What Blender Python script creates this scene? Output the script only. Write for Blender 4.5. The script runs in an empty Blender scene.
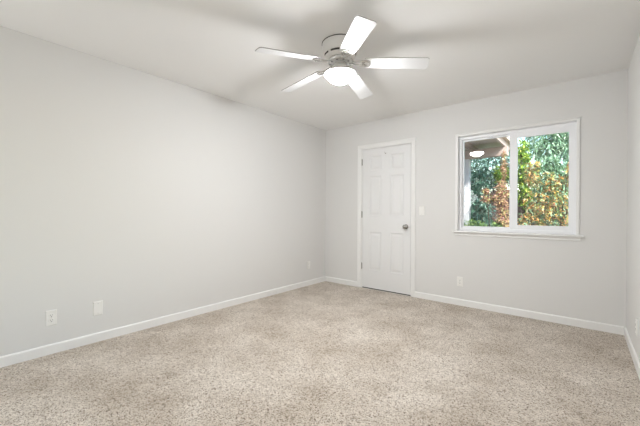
import bpy, bmesh, math, random
from mathutils import Vector, Matrix

# ------------------------------------------------------------------ camera
scn = bpy.context.scene
COL = scn.collection
W, H = 3.526, 2.44          # room width, ceiling height
YR = -6.6                  # rear wall (behind the camera)
f_px, pitch, roll, yaw = 317.575, -0.004357, 0.0040456, 0.689165
fw = Vector((-math.sin(yaw)*math.cos(pitch), math.cos(yaw)*math.cos(pitch), math.sin(pitch)))
rt = Vector((math.cos(yaw), math.sin(yaw), 0)); up = rt.cross(fw)
r2 = rt*math.cos(roll) + up*math.sin(roll); u2 = -rt*math.sin(roll) + up*math.cos(roll)
cd = bpy.data.cameras.new('camera'); cam = bpy.data.objects.new('camera', cd); COL.objects.link(cam)
cd.sensor_width = 36; cd.sensor_fit = 'HORIZONTAL'; cd.lens = f_px*36/640; cd.clip_start = .02
M4 = Matrix((r2, u2, -fw)).transposed().to_4x4(); M4.translation = Vector((3.2066, -4.0332, 1.1237))
cam.matrix_world = M4
scn.camera = cam

# ------------------------------------------------------------------ world, sun, fill lamps, exposure
scn.view_settings.view_transform = 'Standard'; scn.view_settings.look = 'None'
scn.view_settings.gamma = 1; scn.view_settings.use_curve_mapping = False
scn.view_settings.exposure = 0.2
wd = bpy.data.worlds.new('sky'); scn.world = wd; wd.use_nodes = True
wn = wd.node_tree; bg = wn.nodes['Background']
sky = wn.nodes.new('ShaderNodeTexSky'); sky.sky_type = 'NISHITA'; sky.sun_disc = False
sky.sun_elevation = math.radians(48); sky.sun_rotation = math.radians(150); sky.air_density = 1.3; sky.dust_density = 1.0
wn.links.new(sky.outputs[0], bg.inputs[0]); bg.inputs[1].default_value = 0.60
SUN_E, SIDE_E, LEFT_E, BOWL_E = 5.6, 0.8, 38.0, 275.0
sd = bpy.data.lights.new('sun', 'SUN'); sd.energy = SUN_E; sd.angle = math.radians(4); sd.color = (1, .95, .87)
so = bpy.data.objects.new('sun', sd); COL.objects.link(so)
so.rotation_euler = Vector((-.62, .60, -.62)).to_track_quat('-Z', 'Y').to_euler()
# added fill lamp, set in the made-up right-hand window behind the camera
ad = bpy.data.lights.new('right_fill_lamp', 'AREA'); ad.shape = 'RECTANGLE'; ad.size = 1.9; ad.size_y = 1.5
ad.energy = SIDE_E; ad.color = (.97, .985, 1)
ao = bpy.data.objects.new('right_fill_lamp', ad); COL.objects.link(ao)
ao.location = (W+.03, -5.35, 1.35); ao.rotation_euler = Vector((-1, .75, .15)).to_track_quat('-Z', 'Z').to_euler()
bd = bpy.data.lights.new('left_fill_lamp', 'AREA'); bd.shape = 'RECTANGLE'; bd.size = 1.9; bd.size_y = 1.5  # second added fill lamp, in the made-up left-hand window
bd.energy = LEFT_E; bd.color = (.97, .985, 1)
bo = bpy.data.objects.new('left_fill_lamp', bd); COL.objects.link(bo)
bo.location = (.02, -5.35, 1.35); bo.rotation_euler = Vector((1, .85, .12)).to_track_quat('-Z', 'Z').to_euler()

random.seed(7)
R = math.radians

# ------------------------------------------------------------------ materials
def mat(name, col, rough=.5, metal=0, spec=.5, emit=None, es=0):
    m = bpy.data.materials.new(name); m.use_nodes = True
    b = m.node_tree.nodes['Principled BSDF']
    b.inputs['Base Color'].default_value = (*col, 1); b.inputs['Roughness'].default_value = rough
    b.inputs['Metallic'].default_value = metal; b.inputs['Specular IOR Level'].default_value = spec
    if emit: b.inputs['Emission Color'].default_value = (*emit, 1); b.inputs['Emission Strength'].default_value = es
    return m

def bump(m, scale, strength, dist=.002, detail=3, kind='NOISE'):
    nt = m.node_tree; b = nt.nodes['Principled BSDF']
    tc = nt.nodes.new('ShaderNodeTexCoord'); n = nt.nodes.new('ShaderNodeTexNoise')
    n.inputs['Scale'].default_value = scale; n.inputs['Detail'].default_value = detail
    bp = nt.nodes.new('ShaderNodeBump'); bp.inputs['Strength'].default_value = strength; bp.inputs['Distance'].default_value = dist
    nt.links.new(tc.outputs['Object'], n.inputs['Vector']); nt.links.new(n.outputs['Fac'], bp.inputs['Height'])
    nt.links.new(bp.outputs['Normal'], b.inputs['Normal'])
    return m

def noisecol(m, scale, c1, c2, lo=.35, hi=.65, detail=4, stretch=None):
    nt = m.node_tree; b = nt.nodes['Principled BSDF']
    tc = nt.nodes.new('ShaderNodeTexCoord'); n = nt.nodes.new('ShaderNodeTexNoise')
    mp = nt.nodes.new('ShaderNodeMapping')
    if stretch: mp.inputs['Scale'].default_value = stretch
    n.inputs['Scale'].default_value = scale; n.inputs['Detail'].default_value = detail
    r = nt.nodes.new('ShaderNodeValToRGB')
    r.color_ramp.elements[0].position = lo; r.color_ramp.elements[0].color = (*c1, 1)
    r.color_ramp.elements[1].position = hi; r.color_ramp.elements[1].color = (*c2, 1)
    nt.links.new(tc.outputs['Object'], mp.inputs[0]); nt.links.new(mp.outputs[0], n.inputs['Vector'])
    nt.links.new(n.outputs['Fac'], r.inputs[0]); nt.links.new(r.outputs[0], b.inputs['Base Color'])
    return m

M = {}
M['wall'] = bump(mat('wall_paint', (.715, .708, .692), .62, spec=.25), 190, .12, .001)
M['ceil'] = bump(mat('ceiling_paint', (.86, .857, .848), .75, spec=.15), 120, .18, .0015)
M['trim'] = mat('white_trim_paint', (.82, .815, .80), .38)
M['door'] = bump(mat('white_door_paint', (.77, .77, .765), .36), 60, .03, .0006)
M['vinyl'] = mat('white_vinyl', (.88, .885, .90), .32)
M['plate'] = mat('white_plastic', (.83, .82, .79), .33)
M['slot'] = mat('dark_slot', (.03, .03, .03), .6)
M['screw'] = mat('painted_screw', (.6, .59, .57), .35, .4)
M['nickel'] = mat('satin_nickel', (.36, .35, .33), .26, 1)
M['hinge'] = mat('hinge_metal', (.42, .40, .37), .35, 1)
M['bronze'] = mat('dark_threshold', (.035, .028, .024), .5)
M['fan'] = mat('fan_white_enamel', (.80, .78, .75), .35)
M['blade'] = mat('fan_blade_white', (.67, .67, .67), .42)
M['edge'] = mat('blade_edge_band', (.36, .34, .32), .5)
M['chrome'] = mat('polished_bracket', (.72, .71, .69), .22, .7)
M['vent'] = mat('vent_dark', (.05, .045, .04), .6)
M['bowl'] = mat('frosted_glass_lit', (.9, .9, .88), .3, emit=(.965, .98, 1.0), es=BOWL_E)
M['extwall'] = bump(mat('exterior_stucco', (.62, .58, .52), .9), 80, .4, .004)
M['post'] = mat('porch_post_white', (.58, .575, .62), .6)
M['porch'] = noisecol(mat('porch_timber', (.5, .4, .33), .8), 3, (.42, .32, .28), (.52, .40, .35), stretch=(1, .1, 1))
M['soffit'] = mat('porch_soffit', (.66, .53, .46), .85)
M['bounce_slab'] = noisecol(mat('concrete', (.6, .58, .54), .9), 5, (.52, .50, .46), (.64, .62, .58))
M['fence'] = noisecol(mat('fence_board', (.1, .06, .05), .85), 7, (.07, .04, .036), (.17, .10, .085), stretch=(1, 1, .12))
M['soil'] = noisecol(mat('garden_soil', (.1, .08, .05), .95), 4, (.05, .07, .03), (.16, .13, .07))
M['bark'] = noisecol(mat('bark', (.1, .07, .05), .9), 20, (.06, .04, .03), (.16, .11, .08))

def carpet_mat():
    m = bpy.data.materials.new('beige_flecked_carpet'); m.use_nodes = True
    nt = m.node_tree; b = nt.nodes['Principled BSDF']; N = nt.nodes.new; L = nt.links.new
    b.inputs['Roughness'].default_value = .95; b.inputs['Specular IOR Level'].default_value = .1
    b.inputs['Sheen Weight'].default_value = .15
    tc = N('ShaderNodeTexCoord')
    v = N('ShaderNodeTexVoronoi'); v.inputs['Scale'].default_value = 195; v.inputs['Randomness'].default_value = 1
    wob = N('ShaderNodeTexNoise'); wob.inputs['Scale'].default_value = 60
    vm = N('ShaderNodeVectorMath'); vm.operation = 'MULTIPLY_ADD'; vm.inputs[1].default_value = (.02, .02, .02)
    L(tc.outputs['Object'], wob.inputs['Vector']); L(wob.outputs['Color'], vm.inputs[0]); L(tc.outputs['Object'], vm.inputs[2])
    L(vm.outputs[0], v.inputs['Vector'])
    sep = N('ShaderNodeSeparateColor'); L(v.outputs['Color'], sep.inputs[0])
    ramp = N('ShaderNodeValToRGB'); cr = ramp.color_ramp; cr.interpolation = 'LINEAR'
    stops = [(0, (.10, .072, .052)), (.10, (.23, .182, .14)), (.26, (.47, .415, .355)), (.55, (.60, .545, .48)), (1, (.74, .69, .63))]
    cr.elements[0].position = 0; cr.elements[0].color = (*stops[0][1], 1); cr.elements[1].position = 1; cr.elements[1].color = (*stops[-1][1], 1)
    for p, c in stops[1:-1]:
        e = cr.elements.new(p); e.color = (*c, 1)
    L(sep.outputs[0], ramp.inputs[0])
    # slow mottling of the nap
    n2 = N('ShaderNodeTexNoise'); n2.inputs['Scale'].default_value = 2.3; n2.inputs['Detail'].default_value = 5; n2.inputs['Roughness'].default_value = .65
    L(tc.outputs['Object'], n2.inputs['Vector'])
    mr = N('ShaderNodeMapRange'); mr.inputs[1].default_value = .34; mr.inputs[2].default_value = .62; mr.inputs[3].default_value = 0; mr.inputs[4].default_value = 1
    L(n2.outputs['Fac'], mr.inputs[0])
    tint = N('ShaderNodeMix'); tint.data_type = 'RGBA'; tint.inputs['A'].default_value = (.80, .75, .69, 1); tint.inputs['B'].default_value = (1.10, 1.085, 1.065, 1)
    L(mr.outputs[0], tint.inputs['Factor'])
    mul = N('ShaderNodeVectorMath'); mul.operation = 'MULTIPLY'; L(ramp.outputs[0], mul.inputs[0]); L(tint.outputs['Result'], mul.inputs[1])
    L(mul.outputs[0], b.inputs['Base Color'])
    n3 = N('ShaderNodeTexNoise'); n3.inputs['Scale'].default_value = 160; n3.inputs['Detail'].default_value = 3
    L(tc.outputs['Object'], n3.inputs['Vector'])
    bp = N('ShaderNodeBump'); bp.inputs['Strength'].default_value = .6; bp.inputs['Distance'].default_value = .006
    ad_ = N('ShaderNodeMath'); ad_.operation = 'SUBTRACT'; L(n3.outputs['Fac'], ad_.inputs[0]); L(v.outputs['Distance'], ad_.inputs[1])
    L(ad_.outputs[0], bp.inputs['Height']); L(bp.outputs['Normal'], b.inputs['Normal'])
    return m
M['carpet'] = carpet_mat()

def glass_mat():
    m = bpy.data.materials.new('window_glass'); m.use_nodes = True
    nt = m.node_tree; nt.nodes.clear(); N = nt.nodes.new
    o = N('ShaderNodeOutputMaterial'); mx = N('ShaderNodeMixShader'); t = N('ShaderNodeBsdfTransparent')
    g = N('ShaderNodeBsdfGlossy'); g.inputs['Roughness'].default_value = .0
    fr = N('ShaderNodeFresnel'); fr.inputs['IOR'].default_value = 1.5
    t.inputs['Color'].default_value = (.96, .98, .97, 1)
    nt.links.new(fr.outputs[0], mx.inputs[0]); nt.links.new(t.outputs[0], mx.inputs[1]); nt.links.new(g.outputs[0], mx.inputs[2])
    nt.links.new(mx.outputs[0], o.inputs[0])
    return m
M['glass'] = glass_mat()

def leaf_mat(name, cols, rough=.55):
    m = bpy.data.materials.new(name); m.use_nodes = True
    nt = m.node_tree; b = nt.nodes['Principled BSDF']
    g = nt.nodes.new('ShaderNodeNewGeometry'); r = nt.nodes.new('ShaderNodeValToRGB'); cr = r.color_ramp
    cr.interpolation = 'CONSTANT' if len(cols) > 3 else 'LINEAR'
    for i, c in enumerate(cols):
        p = i/len(cols)
        e = cr.elements[i] if i < 2 else cr.elements.new(p)
        e.position = p; e.color = (*c, 1)
    nt.links.new(g.outputs['Random Per Island'], r.inputs[0]); nt.links.new(r.outputs[0], b.inputs['Base Color'])
    b.inputs['Roughness'].default_value = rough
    b.inputs['Subsurface Weight'].default_value = 0
    return m
M['oleander'] = leaf_mat('blue_green_leaves', [(.14, .32, .23), (.24, .46, .35), (.40, .62, .52), (.08, .17, .13), (.56, .74, .66)])
M['lime'] = leaf_mat('lime_green_leaves', [(.20, .38, .05), (.34, .50, .06), (.10, .22, .04), (.48, .58, .10)])
M['palegreen'] = leaf_mat('pale_green_leaves', [(.20, .36, .20), (.40, .56, .36), (.09, .17, .09), (.58, .72, .52), (.28, .46, .30)])
M['autumn'] = leaf_mat('orange_leaves', [(.80, .46, .12), (.62, .28, .10), (.85, .66, .26), (.34, .46, .16), (.86, .54, .26), (.34, .15, .08), (.58, .62, .26), (.22, .38, .22), (.36, .54, .34), (.14, .20, .10)])
M['russet'] = leaf_mat('russet_leaves', [(.66, .36, .26), (.78, .50, .36), (.38, .18, .13), (.76, .58, .28), (.44, .46, .20)])
M['ground_leaf'] = leaf_mat('low_green_leaves', [(.20, .34, .10), (.36, .48, .16), (.12, .24, .08)])

# ------------------------------------------------------------------ mesh helpers
def link(name, bm, m, parent=None, smooth=False, bevel=0, seg=2, loc=None):
    me = bpy.data.meshes.new(name); bm.normal_update(); bm.to_mesh(me); bm.free()
    ms = m if isinstance(m, (list, tuple)) else [m]
    for x in ms: me.materials.append(x)
    if smooth:
        for p in me.polygons: p.use_smooth = True
    o = bpy.data.objects.new(name, me); COL.objects.link(o)
    if parent: o.parent = parent
    if loc: o.location = loc
    if bevel:
        b = o.modifiers.new('bevel', 'BEVEL'); b.width = bevel; b.segments = seg; b.limit_method = 'ANGLE'; b.angle_limit = R(40)
    return o
def nb(): return bmesh.new()
def box(bm, x0, x1, y0, y1, z0, z1, mi=0, rot=None):
    vs = [bm.verts.new((x, y, z)) for z in (z0, z1) for y in (y0, y1) for x in (x0, x1)]
    for q in ((0, 2, 3, 1), (4, 5, 7, 6), (0, 1, 5, 4), (2, 6, 7, 3), (0, 4, 6, 2), (1, 3, 7, 5)):
        f = bm.faces.new([vs[i] for i in q]); f.material_index = mi
    return vs
def lathe(bm, prof, n=40, axis='Z', org=(0, 0, 0), mi=0, mod=None):
    rings = []
    for r, h in prof:
        ring = []
        for k in range(n):
            a = 2*math.pi*k/n
            p = (r*math.cos(a), r*math.sin(a), h) if axis == 'Z' else (r*math.cos(a), h, r*math.sin(a)) if axis == 'Y' else (h, r*math.cos(a), r*math.sin(a))
            ring.append(bm.verts.new((p[0]+org[0], p[1]+org[1], p[2]+org[2])))
        rings.append(ring)
    for a, b in zip(rings, rings[1:]):
        for k in range(n):
            f = bm.faces.new((a[k], a[(k+1) % n], b[(k+1) % n], b[k])); f.material_index = mi
    for ring in (rings[0], rings[-1]):
        try: f = bm.faces.new(ring); f.material_index = mi
        except Exception: pass
    bmesh.ops.recalc_face_normals(bm, faces=bm.faces[:])
def tube(bm, pts, r, n=6, taper=1.0):
    rings = []
    for i, p in enumerate(pts):
        p = Vector(p); d = (Vector(pts[min(i+1, len(pts)-1)])-Vector(pts[max(i-1, 0)])).normalized()
        a = d.orthogonal().normalized(); b = d.cross(a); rr = r*(taper**i)
        rings.append([bm.verts.new(p+rr*(a*math.cos(2*math.pi*k/n)+b*math.sin(2*math.pi*k/n))) for k in range(n)])
    for a, b in zip(rings, rings[1:]):
        for k in range(n): bm.faces.new((a[k], a[(k+1) % n], b[(k+1) % n], b[k]))
    bm.faces.new(rings[0][::-1]); bm.faces.new(rings[-1])
def prism(bm, prof, axis, a0, a1):
    """extrude a closed 2-D profile along x or y; prof = (other, z)"""
    def P(t, q): return (t, q[0], q[1]) if axis == 'X' else (q[0], t, q[1])
    A = [bm.verts.new(P(a0, q)) for q in prof]; B = [bm.verts.new(P(a1, q)) for q in prof]
    n = len(prof)
    for k in range(n): bm.faces.new((A[k], A[(k+1) % n], B[(k+1) % n], B[k]))
    bm.faces.new(A[::-1]); bm.faces.new(B)
    bmesh.ops.recalc_face_normals(bm, faces=bm.faces[:])
def empty(name, loc, rz=0):
    o = bpy.data.objects.new(name, None); o.location = loc; o.rotation_euler = (0, 0, rz); o.empty_display_size = .1
    COL.objects.link(o); return o
def tag(o, label=None, cat=None, group=None, kind=None):
    if label: o['label'] = label
    if cat: o['category'] = cat
    if group: o['group'] = group
    if kind: o['kind'] = kind
    return o
def struct(o, label=None, cat=None): return tag(o, label, cat, kind='structure')

# wall slab with rectangular holes; plane axes (u = x or y, v = z)
def wall(name, m, axis, c0, c1, u0, u1, v0, v1, holes=()):
    us = sorted({u0, u1, *[h[0] for h in holes], *[h[1] for h in holes]}); vs = sorted({v0, v1, *[h[2] for h in holes], *[h[3] for h in holes]})
    us = [u for u in us if u0 <= u <= u1]; vs = [v for v in vs if v0 <= v <= v1]
    def solid(i, j):
        if i < 0 or j < 0 or i >= len(us)-1 or j >= len(vs)-1: return False
        cu, cv = (us[i]+us[i+1])/2, (vs[j]+vs[j+1])/2
        return not any(h[0] < cu < h[1] and h[2] < cv < h[3] for h in holes)
    bm = nb(); cache = {}
    def V(c, u, v):
        k = (c, u, v)
        if k not in cache: cache[k] = bm.verts.new((u, c, v) if axis == 'Y' else (c, u, v))
        return cache[k]
    for i in range(len(us)-1):
        for j in range(len(vs)-1):
            if not solid(i, j): continue
            a, b, c, d = us[i], us[i+1], vs[j], vs[j+1]
            for cc in (c0, c1): bm.faces.new((V(cc, a, c), V(cc, b, c), V(cc, b, d), V(cc, a, d)))
            for di, dj, p, q in ((-1, 0, (a, c), (a, d)), (1, 0, (b, c), (b, d)), (0, -1, (a, c), (b, c)), (0, 1, (a, d), (b, d))):
                if not solid(i+di, j+dj): bm.faces.new((V(c0, *p), V(c0, *q), V(c1, *q), V(c1, *p)))
    bmesh.ops.recalc_face_normals(bm, faces=bm.faces[:])
    return link(name, bm, m)

# ------------------------------------------------------------------ room shell
T = .14
DX0, DX1, DZ = .682, 1.462, 2.055       # rough door opening
WX0, WX1, WZ0, WZ1 = 2.045, 3.168, .882, 2.036
bm = nb(); box(bm, 0, W, YR, 0, -.12, 0)
struct(link('floor', bm, M['carpet']), 'beige carpet flecked with brown covering the whole floor', 'floor')
bm = nb(); box(bm, -T, W+T, YR-T, T, H, H+.12)
struct(link('ceiling', bm, M['ceil']), 'flat off-white ceiling above the fan', 'ceiling')
struct(wall('wall_back', [M['wall']], 'Y', 0, T, -T, W+T, -.12, H, [(DX0, DX1, 0, DZ), (WX0, WX1, WZ0, WZ1)]), 'greige wall holding the white door and the window', 'wall')
RY0, RY1, RZ0, RZ1 = -6.35, -4.35, .55, 2.15
struct(wall('wall_left', [M['wall']], 'X', -T, 0, YR, 0, -.12, H, [(RY0, RY1, RZ0, RZ1)]), 'long bare off-white wall with two plates low on it', 'wall')
RY0, RY1, RZ0, RZ1 = -6.35, -4.35, .55, 2.15
struct(wall('wall_right', [M['wall']], 'X', W, W+T, YR, 0, -.12, H, [(RY0, RY1, RZ0, RZ1)]), 'narrow strip of off-white wall right of the window', 'wall')
struct(wall('wall_rear', [M['wall']], 'Y', YR-T, YR, -T, W+T, -.12, H), 'plain wall behind the viewer', 'wall')

# baseboards (profile with an eased top edge)
BH, BT = .0767, .013
def bb(name, axis, c, s, a0, a1, label):
    prof = [(c, 0), (c+s*BT, 0), (c+s*BT, BH-.010), (c+s*BT*.75, BH-.004), (c+s*BT*.35, BH), (c, BH)]
    bm = nb(); prism(bm, prof, axis, a0, a1)
    struct(link(name, bm, M['trim']), label, 'baseboard')
bb('baseboard_left', 'Y', 0, 1, YR, 0, 'white baseboard along the long left wall')
bb('baseboard_back_corner', 'X', 0, -1, BT, .621, 'short white baseboard between left corner and door casing')
bb('baseboard_back', 'X', 0, -1, 1.517, W-BT, 'white baseboard under the window, right of the door')
bb('baseboard_right', 'Y', W, -1, YR, 0, 'white baseboard along the right wall')
bb('baseboard_rear', 'X', YR, 1, BT, W-BT, 'white baseboard behind the viewer')

# door casing (stepped profile, mitred look), jamb, stop, threshold
def casing_leg(bm, x0, x1, z0, z1):      # x0 = outer edge
    s = 1 if x1 > x0 else -1
    w = abs(x1-x0)
    pts = [(0, 0), (0, -.017), (.012, -.019), (.020, -.015), (w-.010, -.011), (w, -.007), (w, 0)]
    A = [bm.verts.new((x0+s*u, v, z0)) for u, v in pts]
    B = [bm.verts.new((x0+s*u, v, z1-w+ (w-u))) for u, v in pts]
    n = len(pts)
    for k in range(n): bm.faces.new((A[k], A[(k+1) % n], B[(k+1) % n], B[k]))
    bm.faces.new(A); bm.faces.new(B)
def casing_head(bm, x0, x1, z1, w):
    pts = [(0, 0), (0, -.017), (.012, -.019), (.020, -.015), (w-.010, -.011), (w, -.007), (w, 0)]
    A = [bm.verts.new((x0+u, v, z1-u)) for u, v in pts]; B = [bm.verts.new((x1-u, v, z1-u)) for u, v in pts]
    n = len(pts)
    for k in range(n): bm.faces.new((A[k], A[(k+1) % n], B[(k+1) % n], B[k]))
    bm.faces.new(A); bm.faces.new(B)
CX0, CX1, CZ, CW = .621, 1.517, 2.105, .057
bm = nb(); casing_leg(bm, CX0, CX0+CW, 0, CZ); casing_leg(bm, CX1, CX1-CW, 0, CZ); casing_head(bm, CX0, CX1, CZ, CW)
bmesh.ops.recalc_face_normals(bm, faces=bm.faces[:])
struct(link('trim_1', bm, M['trim']), 'white moulded casing around the door', 'door trim')

SX0, SX1, SZ0, SZ1 = .6985, 1.4475, .016, 2.036
d1 = struct(empty('door_1', (0, 0, 0)), 'white six-panel door with a round metal knob', 'door')
bm = nb()
box(bm, DX0, DX0+.013, .0005, T, 0, DZ); box(bm, DX1-.010, DX1, .0005, T, 0, DZ); box(bm, DX0+.013, DX1-.010, .0005, T, DZ-.014, DZ)
box(bm, DX0+.013, DX0+.025, .042, .075, 0, DZ-.014); box(bm, DX1-.022, DX1-.010, .042, .075, 0, DZ-.014); box(bm, DX0+.025, DX1-.022, .042, .075, DZ-.026, DZ-.014)
link('door_frame', bm, M['trim'], d1)
bm = nb(); box(bm, DX0+.0005, DX1-.0005, .012, T, .0003, .012); link('threshold', bm, M['bronze'], d1, bevel=.003)

def door_slab():
    bm = nb(); y0, y1 = .002, .040
    xs = [SX0, .814, 1.009, 1.147, 1.350, SX1]
    zs = [SZ0, .276, .832, 1.067, 1.640, 1.685, 1.945, SZ1]
    zs[4] = 1.650; zs[5] = 1.735
    zs = [SZ0, .276, .832, 1.067, 1.640, 1.722, 1.930, SZ1]
    panels = [(i, j) for i in (1, 3) for j in (1, 3, 5)]
    V = {}
    def v(x, y, z):
        k = (round(x, 5), round(y, 5), round(z, 5))
        if k not in V: V[k] = bm.verts.new((x, y, z))
        return V[k]
    def q(*p): bm.faces.new([v(*a) for a in p])
    for i in range(5):
        for j in range(7):
            a, b, c, d = xs[i], xs[i+1], zs[j], zs[j+1]
            q((a, y1, c), (a, y1, d), (b, y1, d), (b, y1, c))
            if (i, j) not in panels:
                q((a, y0, c), (b, y0, c), (b, y0, d), (a, y0, d)); continue
            # moulded, raised panel: groove then field
            steps = [(0, 0), (.006, .0045), (.014, .0085), (.024, .0085), (.046, .0020), (.050, .0015)]
            for (s0, e0), (s1, e1) in zip(steps, steps[1:]):
                A = [(a+s0, y0+e0, c+s0), (b-s0, y0+e0, c+s0), (b-s0, y0+e0, d-s0), (a+s0, y0+e0, d-s0)]
                B = [(a+s1, y0+e1, c+s1), (b-s1, y0+e1, c+s1), (b-s1, y0+e1, d-s1), (a+s1, y0+e1, d-s1)]
                for k in range(4): q(A[k], A[(k+1) % 4], B[(k+1) % 4], B[k])
            s, e = steps[-1]
            q((a+s, y0+e, c+s), (b-s, y0+e, c+s), (b-s, y0+e, d-s), (a+s, y0+e, d-s))
    for i in range(5):
        for z in (zs[0], zs[-1]): q((xs[i], y0, z), (xs[i+1], y0, z), (xs[i+1], y1, z), (xs[i], y1, z))
    for j in range(7):
        for x in (xs[0], xs[-1]): q((x, y0, zs[j]), (x, y0, zs[j+1]), (x, y1, zs[j+1]), (x, y1, zs[j]))
    bmesh.ops.recalc_face_normals(bm, faces=bm.faces[:])
    return bm
slab = link('door_panel', door_slab(), M['door'], d1)
bm = nb(); lathe(bm, [(.033, .002), (.033, -.003), (.030, -.008), (.013, -.010), (.011, -.020), (.013, -.028), (.023, -.034), (.0275, -.042), (.0285, -.050), (.026, -.058), (.018, -.064), (.006, -.066)], 32, 'Y', (1.384, 0, .925))
link('door_handle', bm, M['nickel'], d1, smooth=True)
bm = nb(); box(bm, SX1-.0005, SX1+.0012, .006, .034, .895, .955); link('latch_plate', bm, M['nickel'], d1)
for z in (1.856, 1.085, .325):
    bm = nb()
    for k in range(5): lathe(bm, [(.0062, -.045+k*.018), (.0062, -.045+k*.018+.0168)], 12, 'Z', (.6905, -.0062, z))
    lathe(bm, [(.004, -.049), (.004, .049)], 10, 'Z', (.6905, -.0062, z))
    box(bm, .6955, .6975, -.004, .034, z-.044, z+.044)
    link('hinge', bm, M['hinge'], d1)
bm = nb(); lathe(bm, [(.009, .0015), (.009, -.001), (.0075, -.003)], 16, 'Y', (1.073, 0, 1.947))
tube(bm, [(1.073, -.002, 1.950), (1.073, -.018, 1.948), (1.073, -.026, 1.955), (1.073, -.027, 1.966)], .0028, 8)
link('hook', bm, M['hinge'], d1)
tag(d1.children[-1], 'small dark metal hook near the top of the door')

# ------------------------------------------------------------------ window
bm = nb()
for x0, x1 in ((WX0-.025, WX0+.004), (WX1-.004, WX1+.022)): box(bm, x0, x1, -.013, 0, WZ0+.018, WZ1-.001)
box(bm, WX0-.027, WX1+.024, -.013, 0, WZ1-.001, WZ1+.020); box(bm, WX0-.033, WX1+.030, -.020, 0, WZ1+.020, WZ1+.030)
struct(link('trim_2', bm, M['trim'], bevel=.003), 'thin white casing strip around the window', 'window trim')
bm = nb(); prism(bm, [(.05, .882), (.05, .900), (-.026, .900), (-.032, .897), (-.034, .891), (-.032, .885), (-.026, .882)], 'X', 1.992, 3.226)
w1 = struct(empty('window_1', (0, 0, 0)), 'white vinyl sliding window looking onto the garden', 'window')
# stool fits between the reveals: main board plus the horns
bm.free(); bm = nb(); prism(bm, [(.048, .8825), (.048, .900), (0, .900), (0, .8825)], 'X', WX0+.001, WX1-.001)
prism(bm, [(0, .882), (0, .900), (-.034, .900), (-.040, .897), (-.042, .891), (-.040, .885), (-.034, .882)], 'X', 1.992, 3.226)
link('window_sill', bm, M['trim'], w1)
bm = nb(); prism(bm, [(0, .881), (-.017, .881), (-.017, .874), (-.010, .866), (-.010, .848), (-.006, .842), (0, .842)], 'X', 2.018, 3.200)
struct(link('trim_3', bm, M['trim']), 'white apron moulding under the window sill', 'window trim')

def frame(bm, x0, x1, z0, z1, l, r, t, b, y0, y1, st=.006):
    """rectangular frame with a stepped inner bead"""
    box(bm, x0, x0+l, y0, y1, z0, z1); box(bm, x1-r, x1, y0, y1, z0, z1)
    box(bm, x0+l, x1-r, y0, y1, z1-t, z1); box(bm, x0+l, x1-r, y0, y1, z0, z0+b)
FR0, FR1 = WX0+.001, WX1-.001
bm = nb(); box(bm, WX0+.0005, WX0+.0035, .0005, .0495, .9005, WZ1-.004); box(bm, WX1-.0035, WX1-.0005, .0005, .0495, .9005, WZ1-.004); box(bm, WX0+.0005, WX1-.0005, .0005, .0495, WZ1-.0038, WZ1-.0008)
link('jamb_liner', bm, M['vinyl'], w1)
bm = nb(); frame(bm, FR0, FR1, .900, WZ1-.001, .030, .022, .034, .036, .050, .118)
link('window_frame', bm, M['vinyl'], w1, bevel=.003)
bm = nb(); frame(bm, FR0+.030, 2.612, .936, WZ1-.035, .016, .034, .018, .020, .082, .112)
fl = link('fixed_sash', bm, M['vinyl'], w1, bevel=.003)
bm = nb(); box(bm, FR0+.045, 2.5785, .095, .099, .955, WZ1-.052); link('pane', bm, M['glass'], fl)
bm = nb(); frame(bm, 2.585, FR1-.022, .936, WZ1-.035, .072, .042, .056, .048, .054, .080)
box(bm, 2.596, 2.602, .050, .054, .95, 1.98)
sl = link('sliding_sash', bm, M['vinyl'], w1, bevel=.003)
bm = nb(); box(bm, 2.656, FR1-.063, .065, .069, .983, WZ1-.090); link('pane', bm, M['glass'], sl)

# made-up side windows behind the viewer, added to hold the fill lamps
def added_window(name, xo, sg, label):
    e = struct(empty(name, (0, 0, 0)), label, 'window')
    X0, X1 = sorted((xo+sg*.055, xo+sg*.115)); P0, P1 = sorted((xo+sg*.083, xo+sg*.087))
    bm = nb()
    box(bm, X0, X1, RY0+.001, RY0+.05, RZ0+.001, RZ1-.001); box(bm, X0, X1, RY1-.05, RY1-.001, RZ0+.001, RZ1-.001); box(bm, X0, X1, -5.38, -5.32, RZ0+.05, RZ1-.05)
    box(bm, X0, X1, RY0+.05, RY1-.05, RZ0+.001, RZ0+.05); box(bm, X0, X1, RY0+.05, RY1-.05, RZ1-.05, RZ1-.001)
    link('window_frame', bm, M['vinyl'], e)
    bm = nb(); box(bm, P0, P1, RY0+.05, -5.38, RZ0+.05, RZ1-.05); box(bm, P0, P1, -5.32, RY1-.05, RZ0+.05, RZ1-.05)
    link('pane', bm, M['glass'], e)
added_window('added_window_right', W, 1, 'added wide window in the right wall, unseen, holding a fill lamp')
added_window('added_window_left', 0, -1, 'added wide window in the left wall, unseen, holding a fill lamp')

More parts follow.
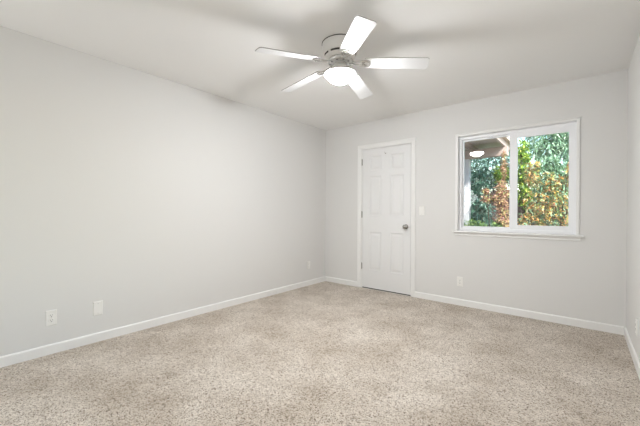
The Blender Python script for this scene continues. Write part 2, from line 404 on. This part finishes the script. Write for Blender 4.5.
# ------------------------------------------------------------------ wall plates
def frame_of(wallname, u, z):
    """origin on the wall surface; local x along the wall, local -y into the room"""
    if wallname == 'back': return (u, 0, z), 0
    if wallname == 'left': return (0, u, z), R(90)
    return (W, u, z), R(-90)
def plate_obj(name, wn, u, z, w, h, label, cat, group=None):
    loc, rz = frame_of(wn, u, z)
    e = empty(name, loc, rz); tag(e, label, cat, group)
    bm = nb()
    A = [(-w/2, 0, -h/2), (w/2, 0, -h/2), (w/2, 0, h/2), (-w/2, 0, h/2)]
    steps = [(0, 0), (0, -.003), (.003, -.0058), (.006, -.0065)]
    prev = None
    for s, y in steps:
        cur = [bm.verts.new((-w/2+s, y, -h/2+s)), bm.verts.new((w/2-s, y, -h/2+s)), bm.verts.new((w/2-s, y, h/2-s)), bm.verts.new((-w/2+s, y, h/2-s))]
        if prev:
            for k in range(4): bm.faces.new((prev[k], prev[(k+1) % 4], cur[(k+1) % 4], cur[k]))
        else: bm.faces.new(cur[::-1])
        prev = cur
    bm.faces.new(prev); bmesh.ops.recalc_face_normals(bm, faces=bm.faces[:])
    link('wall_plate', bm, M['plate'], e)
    return e
def screw(e, x, z, y=-.0065):
    bm = nb(); lathe(bm, [(.0035, y+.0005), (.0035, y-.0008), (.002, y-.0014)], 12, 'Y', (x, 0, z)); box(bm, x-.0028, x+.0028, y-.0017, y-.0012, z-.0004, z+.0004)
    link('screw', bm, M['screw'], e)
def slots(bm, x, z, y, mi=1):
    box(bm, x-.0075, x-.0052, y-.0004, y+.0002, z-.002, z+.0065, mi); box(bm, x+.0052, x+.0075, y-.0004, y+.0002, z-.001, z+.0060, mi)
    lathe(bm, [(.0030, y+.0002), (.0030, y-.0004)], 10, 'Y', (x, 0, z-.0085), mi)
def duplex(wn, u, z, label):
    e = plate_obj('power_outlet', wn, u, z, .070, .120, label, 'outlet', 'power outlets low on the walls')
    for dz in (.0195, -.0195):
        bm = nb(); lathe(bm, [(.0168, -.0055), (.0168, -.0085), (.0155, -.0092)], 28, 'Y', (0, 0, dz)); slots(bm, 0, dz+.001, -.0093)
        link('socket', bm, [M['plate'], M['slot']], e)
    screw(e, 0, 0)
def decora(wn, u, z, label):
    e = plate_obj('power_outlet', wn, u, z, .070, .114, label, 'outlet', 'power outlets low on the walls')
    bm = nb(); box(bm, -.0168, .0168, -.0082, -.004, -.0335, .0335); slots(bm, 0, .018, -.0083); slots(bm, 0, -.016, -.0083)
    link('socket_insert', bm, [M['plate'], M['slot']], e)
    screw(e, 0, .0485); screw(e, 0, -.0485)
duplex('left', -3.452, .283, 'white double power outlet low on left wall, nearest the viewer')
e = plate_obj('blank_wall_plate', 'left', -3.141, .286, .070, .118, 'plain white cover plate low on left wall, right of the nearest outlet', 'wall plate')
screw(e, 0, .042); screw(e, 0, -.042)
decora('left', -.412, .307, 'white power outlet on left wall close to the far corner')
decora('back', 2.078, .286, 'white power outlet on back wall below the window corner')
decora('right', -.745, .283, 'white power outlet low on right wall at the picture edge')
e = plate_obj('light_switch', 'back', 1.603, 1.140, .073, .117, 'white rocker light switch on wall just right of the door', 'light switch')
bm = nb(); prism(bm, [(-.004, -.0335), (-.0082, -.0335), (-.0072, 0), (-.0112, .0335), (-.004, .0335)], 'X', -.0165, .0165); link('rocker', bm, M['plate'], e)
screw(e, 0, .0485); screw(e, 0, -.0485)

# ------------------------------------------------------------------ ceiling fan
FX, FY = 1.736, -2.007
fan = tag(empty('ceiling_fan', (FX, FY, H)), 'white five-blade ceiling fan with a lit bowl lamp, hugging the ceiling', 'ceiling fan')
bm = nb(); lathe(bm, [(.132, 0), (.1405, -.001), (.1415, -.006), (.141, -.030), (.137, -.060), (.1295, -.082), (.1240, -.086)], 64)
can = link('canopy', bm, M['fan'], fan, smooth=True)
bm = nb(); lathe(bm, [(.1445, -.0002), (.1445, -.0050), (.1405, -.0050)], 64); link('ceiling_gasket', bm, M['vent'], can)
bm = nb(); lathe(bm, [(.120, -.0845), (.1235, -.0885), (.1215, -.1020), (.1185, -.109), (.106, -.120), (.088, -.126), (.060, -.127)], 64)
for f in bm.faces:          # dark cooling slots round the shoulder
    c = f.calc_center_median(); a = math.degrees(math.atan2(c.y, c.x)) % 45
    if -.0995 < c.z < -.0905 and a < 34 and len(f.verts) == 4: f.material_index = 1
mh = link('motor_housing', bm, [M['fan'], M['vent']], fan)
bm = nb(); lathe(bm, [(.055, -.122), (.095, -.127), (.099, -.136), (.095, -.150), (.080, -.157), (.050, -.159)], 48)
rp = link('rotor_plate', bm, M['chrome'], fan, smooth=True)
hb = nb(); lathe(hb, [(.0085, -.1495), (.0085, -.1575), (.005, -.1585)], 10, 'Z', (0, 0, 0))
hole = link('rotor_screw', hb, M['vent'], rp, loc=(.078, 0, 0))
for k in range(1, 10):
    c = hole.copy(); COL.objects.link(c); c.parent = rp; a = 2*math.pi*k/10; c.location = (.078*math.cos(a), .078*math.sin(a), 0)
bm = nb(); lathe(bm, [(.046, -.156), (.050, -.170), (.064, -.182), (.072, -.196), (.072, -.220), (.066, -.2245)], 40); link('switch_housing', bm, M['fan'], fan, smooth=True)
bm = nb(); lathe(bm, [(.060, -.2225), (.090, -.2235), (.116, -.228), (.124, -.233), (.126, -.2405), (.1235, -.2405), (.113, -.238), (.095, -.236), (.030, -.235)], 56); link('lamp_fitter', bm, M['fan'], fan, smooth=True)
bm = nb()
lathe(bm, [(.110, -.2385), (.1110, -.2420), (.1040, -.2560), (.0935, -.2700), (.0790, -.2840), (.0620, -.2960), (.0440, -.3045), (.023, -.3090), (.004, -.310)], 56)
tag(link('lamp_shade', bm, M['bowl'], fan, smooth=True), 'glowing frosted glass bowl')

BL_Z = -.145
def blade_bm():
    bm = nb(); r0, r1 = .190, .668; outline = []
    w0, w1 = .056, .066
    def arc(cx, cy, r, a0, a1, n=6): return [(cx+r*math.cos(R(a0+(a1-a0)*i/n)), cy+r*math.sin(R(a0+(a1-a0)*i/n))) for i in range(n+1)]
    outline += arc(r1-.022, w1-.022, .022, 90, 0) + arc(r1-.022, -w1+.022, .022, 0, -90)
    outline += arc(r0+.018, -w0+.018, .018, -90, -180) + arc(r0+.018, w0-.018, .018, 180, 90)
    t = .0028
    A = [bm.verts.new((x, y, -t)) for x, y in outline]; B = [bm.verts.new((x, y, t)) for x, y in outline]
    n = len(outline)
    bm.faces.new(A); bm.faces.new(B[::-1])
    for k in range(n):
        f = bm.faces.new((A[k], A[(k+1) % n], B[(k+1) % n], B[k])); f.material_index = 1
    bmesh.ops.recalc_face_normals(bm, faces=bm.faces[:])
    return bm
def iron_bm():
    bm = nb()
    # arm from the rotor to a rounded plate below the blade root
    tube(bm, [(.085, .012, .004), (.120, .014, -.004), (.150, .018, -.006), (.185, .030, -.006)], .0055, 8)
    tube(bm, [(.085, -.012, .004), (.120, -.014, -.004), (.150, -.018, -.006), (.185, -.030, -.006)], .0055, 8)
    n = 28
    for (cx, ro, ri) in ((.205, .040, .020),):
        for z0, z1 in ((-.0085, -.0033),):
            rr = [[bm.verts.new((cx+r*math.cos(2*math.pi*k/n)*.85, r*math.sin(2*math.pi*k/n), z)) for k in range(n)] for r, z in ((ro, z0), (ro, z1), (ri, z1), (ri, z0))]
            for a in range(4):
                for k in range(n): bm.faces.new((rr[a][k], rr[a][(k+1) % n], rr[(a+1) % 4][(k+1) % n], rr[(a+1) % 4][k]))
    for x, y in ((.232, 0), (.200, .030), (.200, -.030)):
        lathe(bm, [(.0055, -.0085), (.0055, -.0105), (.003, -.012)], 10, 'Z', (x, y, 0))
    bmesh.ops.recalc_face_normals(bm, faces=bm.faces[:])
    return bm
bmesh_b = None
for k, a in enumerate((246.6, 319.4, 30.6, 103.1, 175.2)):
    if k == 0:
        b = link('fan_blade', blade_bm(), [M['blade'], M['edge']], fan)
        ir = link('blade_bracket', iron_bm(), M['chrome'], b)
        first, first_i = b, ir
    else:
        b = first.copy(); COL.objects.link(b); b.parent = fan
        ir = first_i.copy(); COL.objects.link(ir); ir.parent = b
    b.matrix_local = Matrix.Translation((0, 0, BL_Z)) @ Matrix.Rotation(R(a), 4, 'Z') @ Matrix.Rotation(R(4.6), 4, 'Y') @ Matrix.Rotation(R(-12), 4, 'X')

# ------------------------------------------------------------------ outside
GZ = -.20
bm = nb(); box(bm, -8, 14, -14, 16, GZ-.1, GZ)
struct(link('ground', bm, M['soil']), 'garden ground outside the window', 'ground')

bm = nb(); box(bm, -3, 6, T+.001, 1.55, GZ, GZ+.04)  # unseen pale slab, added to bounce light up under the porch
struct(link('bounce_slab', bm, M['bounce_slab']), 'unseen pale concrete strip added outside to bounce light upward', 'bounce_slab')
bm = nb(); box(bm, W+T, W+T+2.6, YR-1, -3.6, H, H+.08)  # unseen slab added to block the sun from the right-hand window
struct(link('sun_block_slab', bm, M['soffit']), 'added unseen roof slab keeping the sun out of the right window', 'roof')

pr = tag(empty('porch_roof', (1.0, 1.3, GZ)), 'brown timber porch roof on a white post outside the window', 'porch')
bm = nb(); box(bm, -2.0-1, 2.26-1, .145-1.3, 2.75-1.3, 2.335-GZ, 2.40-GZ); link('roof_deck', bm, M['soffit'], pr)
bm = nb(); box(bm, -2.0-1, 2.24-1, 2.08-1.3, 2.20-1.3, 2.085-GZ, 2.2395-GZ); link('beam', bm, M['porch'], pr, bevel=.004)
for x in (2.185, 1.66, 1.10, .5, -.1):
    bm = nb(); box(bm, x-.022-1, x+.022-1, .145-1.3, 2.70-1.3, 2.24-GZ, 2.3345-GZ); link('rafter', bm, M['porch'], pr)
for x in (1.565, -1.6):
    bm = nb(); box(bm, x-.065-1, x+.065-1, 2.11-1.3, 2.24-1.3, 0, 2.0845-GZ); box(bm, x-.085-1, x+.085-1, 2.09-1.3, 2.26-1.3, .001, .14)
    link('post', bm, M['post'], pr, bevel=.006)

fence = tag(empty('garden_fence', (2.0, 4.50, GZ)), 'dark brown board fence behind the shrubs', 'fence')
for i in range(46):
    x = -4+i*.152
    bm = nb(); hh = 1.86+random.uniform(-.01, .01)
    prism(bm, [(x, 0), (x+.14, 0), (x+.14, hh-.03), (x+.11, hh), (x+.03, hh), (x, hh-.03)], 'Y', 0, .02)
    link('board', bm, M['fence'], fence)
for z in (.35, 1.45):
    bm = nb(); box(bm, -4, 3.0, .0205, .06, z, z+.09); link('rail', bm, M['fence'], fence)

def leaf(bm, p, d, L, w, droop):
    d = d.normalized(); s = d.cross(Vector((0, 0, 1)))
    if s.length < .05: s = Vector((1, 0, 0))
    s = (s.normalized() + Vector((random.uniform(-.6, .6), random.uniform(-.6, .6), random.uniform(-.6, .6)))).normalized()
    s = (s - d*s.dot(d)).normalized(); n = s.cross(d)
    m1 = p+d*L*.4; tip = p+d*L + Vector((0, 0, -droop*L)); m2 = p+d*L*.75+Vector((0, 0, -droop*L*.45))
    v = [bm.verts.new(q) for q in (p, m1+s*w/2+n*w*.12, m1-s*w/2+n*w*.12, m1, m2+s*w*.36, m2-s*w*.36, m2, tip)]
    for q in ((0, 1, 3), (0, 3, 2), (1, 4, 6, 3), (3, 6, 5, 2), (4, 7, 6), (6, 7, 5)): bm.faces.new([v[i] for i in q])
def shrub(name, x, y, z0, m, label, cat, blobs, L, w, per, droop=.25, nst=7, spread=1.0, group=None):
    """blobs: (dx, dy, cz, rx, ry, rz, whorls) relative to the foot of the plant"""
    e = tag(empty(name, (x, y, z0)), label, cat, group)
    bm = nb(); tips = []
    for dx, dy, cz, rx, ry, rz, n in blobs:
        for _ in range(n):
            while True:
                q = Vector((random.uniform(-1, 1), random.uniform(-1, 1), random.uniform(-1, 1)))
                if q.length < 1: break
            p = Vector((dx+q.x*rx, dy+q.y*ry, cz-z0+q.z*rz))
            if p.z < .05: continue
            ax = Vector((q.x*.7+random.uniform(-.5, .5), q.y*.7+random.uniform(-.5, .5), random.uniform(.1, 1))).normalized()
            tips.append((p, ax))
            o1 = ax.orthogonal().normalized(); o2 = ax.cross(o1)
            k0 = random.random()*6.28
            for j in range(per):
                a = k0+2.4*j; el = random.uniform(.1, .9)
                d = (o1*math.cos(a)+o2*math.sin(a))*(1-el*.5)+ax*el
                leaf(bm, p-ax*random.uniform(0, .06), d, L*random.uniform(.6, 1.15), w*random.uniform(.7, 1.2), droop*random.uniform(.2, 1.5))
    link('foliage', bm, m, e)
    bm = nb()
    for i in range(nst):
        a = random.random()*6.28; b = random.choice(blobs)
        top = Vector((b[0]+random.uniform(-.5, .5)*b[3], b[1]+random.uniform(-.5, .5)*b[4], b[2]-z0+.4*b[5]))
        foot = Vector((.06*math.cos(a)*spread, .06*math.sin(a)*spread, 0))
        mid = foot.lerp(top, .5)+Vector((random.uniform(-.05, .05), random.uniform(-.05, .05), .05))
        tube(bm, [foot, foot.lerp(mid, .5), mid, mid.lerp(top, .5)+Vector((0, 0, .02)), top], .013, 6, .82)
    for p, ax in tips[::6]: tube(bm, [p-ax*.16-Vector((0, 0, .05)), p-ax*.06, p], .003, 4, .8)
    link('stems', bm, M['bark'], e)
    return e

shrub('oleander', 1.62, 2.60, GZ, M['oleander'], 'blue-green oleander with long leaves beside the white porch post', 'shrub',
      [(.04, 0, 1.15, .24, .22, .55, 190), (-.05, .0, 1.65, .30, .22, .35, 120), (.0, 0, .35, .30, .28, .4, 80)], .16, .024, 9)
shrub('tall_shrub', 1.72, 3.32, GZ, M['oleander'], 'tall blue-green leafy shrub in front of the fence, below the porch roof', 'shrub',
      [(.0, 0, 2.10, .64, .18, .45, 330), (.15, 0, 1.80, .4, .18, .2, 70)], .15, .024, 9)
shrub('willow_tree', 2.84, 4.02, GZ, M['palegreen'], 'tall pale green narrow-leaved tree filling the upper right pane', 'tree',
      [(-.20, 0, 2.62, .38, .26, .50, 330), (.35, 0, 2.5, .45, .26, .50, 300), (.35, 0, 1.9, .45, .26, .40, 190), (-.15, 0, 1.95, .28, .26, .30, 100), (.85, 0, 2.3, .30, .26, .6, 120)], .15, .020, 10, .5)
shrub('lime_shrub', 2.37, 2.52, GZ, M['lime'], 'upright lime green shrub behind the middle of the window', 'shrub',
      [(.02, 0, 2.02, .12, .16, .42, 120), (-.28, 0, 1.82, .15, .14, .17, 60), (.06, 0, 1.45, .14, .14, .3, 60), (.12, 0, 1.75, .16, .14, .12, 30)], .10, .028, 8)
shrub('nandina', 2.84, 2.0, GZ, M['autumn'], 'orange and yellow autumn bush filling the lower right pane', 'shrub',
      [(.0, 0, 1.25, .38, .24, .32, 190), (-.24, 0, 1.72, .13, .2, .26, 80), (.0, 0, 1.62, .18, .2, .14, 36), (.12, 0, .82, .40, .24, .32, 200), (-.28, 0, .9, .18, .24, .3, 110), (.26, 0, 1.62, .11, .2, .30, 80)], .062, .022, 9)
shrub('nandina', 2.14, 1.95, GZ, M['russet'], 'russet pink leaved bush seen low in the left pane', 'shrub',
      [(.04, 0, 1.40, .11, .16, .30, 110), (.06, 0, .98, .12, .16, .25, 90), (.07, 0, 1.90, .05, .1, .22, 36), (-.14, 0, 1.36, .13, .12, .05, 34), (-.20, 0, 1.48, .06, .1, .05, 14)], .062, .022, 9)
shrub('ground_cover', 1.75, 1.9, GZ, M['ground_leaf'], 'low yellow-green plants at the foot of the left pane', 'plant',
      [(.0, 0, .78, .30, .14, .22, 150), (.38, 0, .80, .12, .14, .20, 70), (.1, 0, .2, .5, .14, .3, 120)], .08, .018, 9)
shrub('evergreen_bush', 2.80, 3.12, GZ, M['palegreen'], 'grey-green bush half hidden behind the orange autumn leaves', 'shrub',
      [(.04, 0, 1.50, .42, .20, .46, 330), (-.10, 0, 1.98, .22, .18, .16, 60), (.36, 0, 1.95, .20, .18, .20, 60), (.0, 0, .65, .5, .22, .5, 160)], .12, .022, 9)

scn.cycles.use_denoising = True
scn.cycles.max_bounces = 10; scn.cycles.diffuse_bounces = 6; scn.cycles.transparent_max_bounces = 12
scn.cycles.sample_clamp_indirect = 8
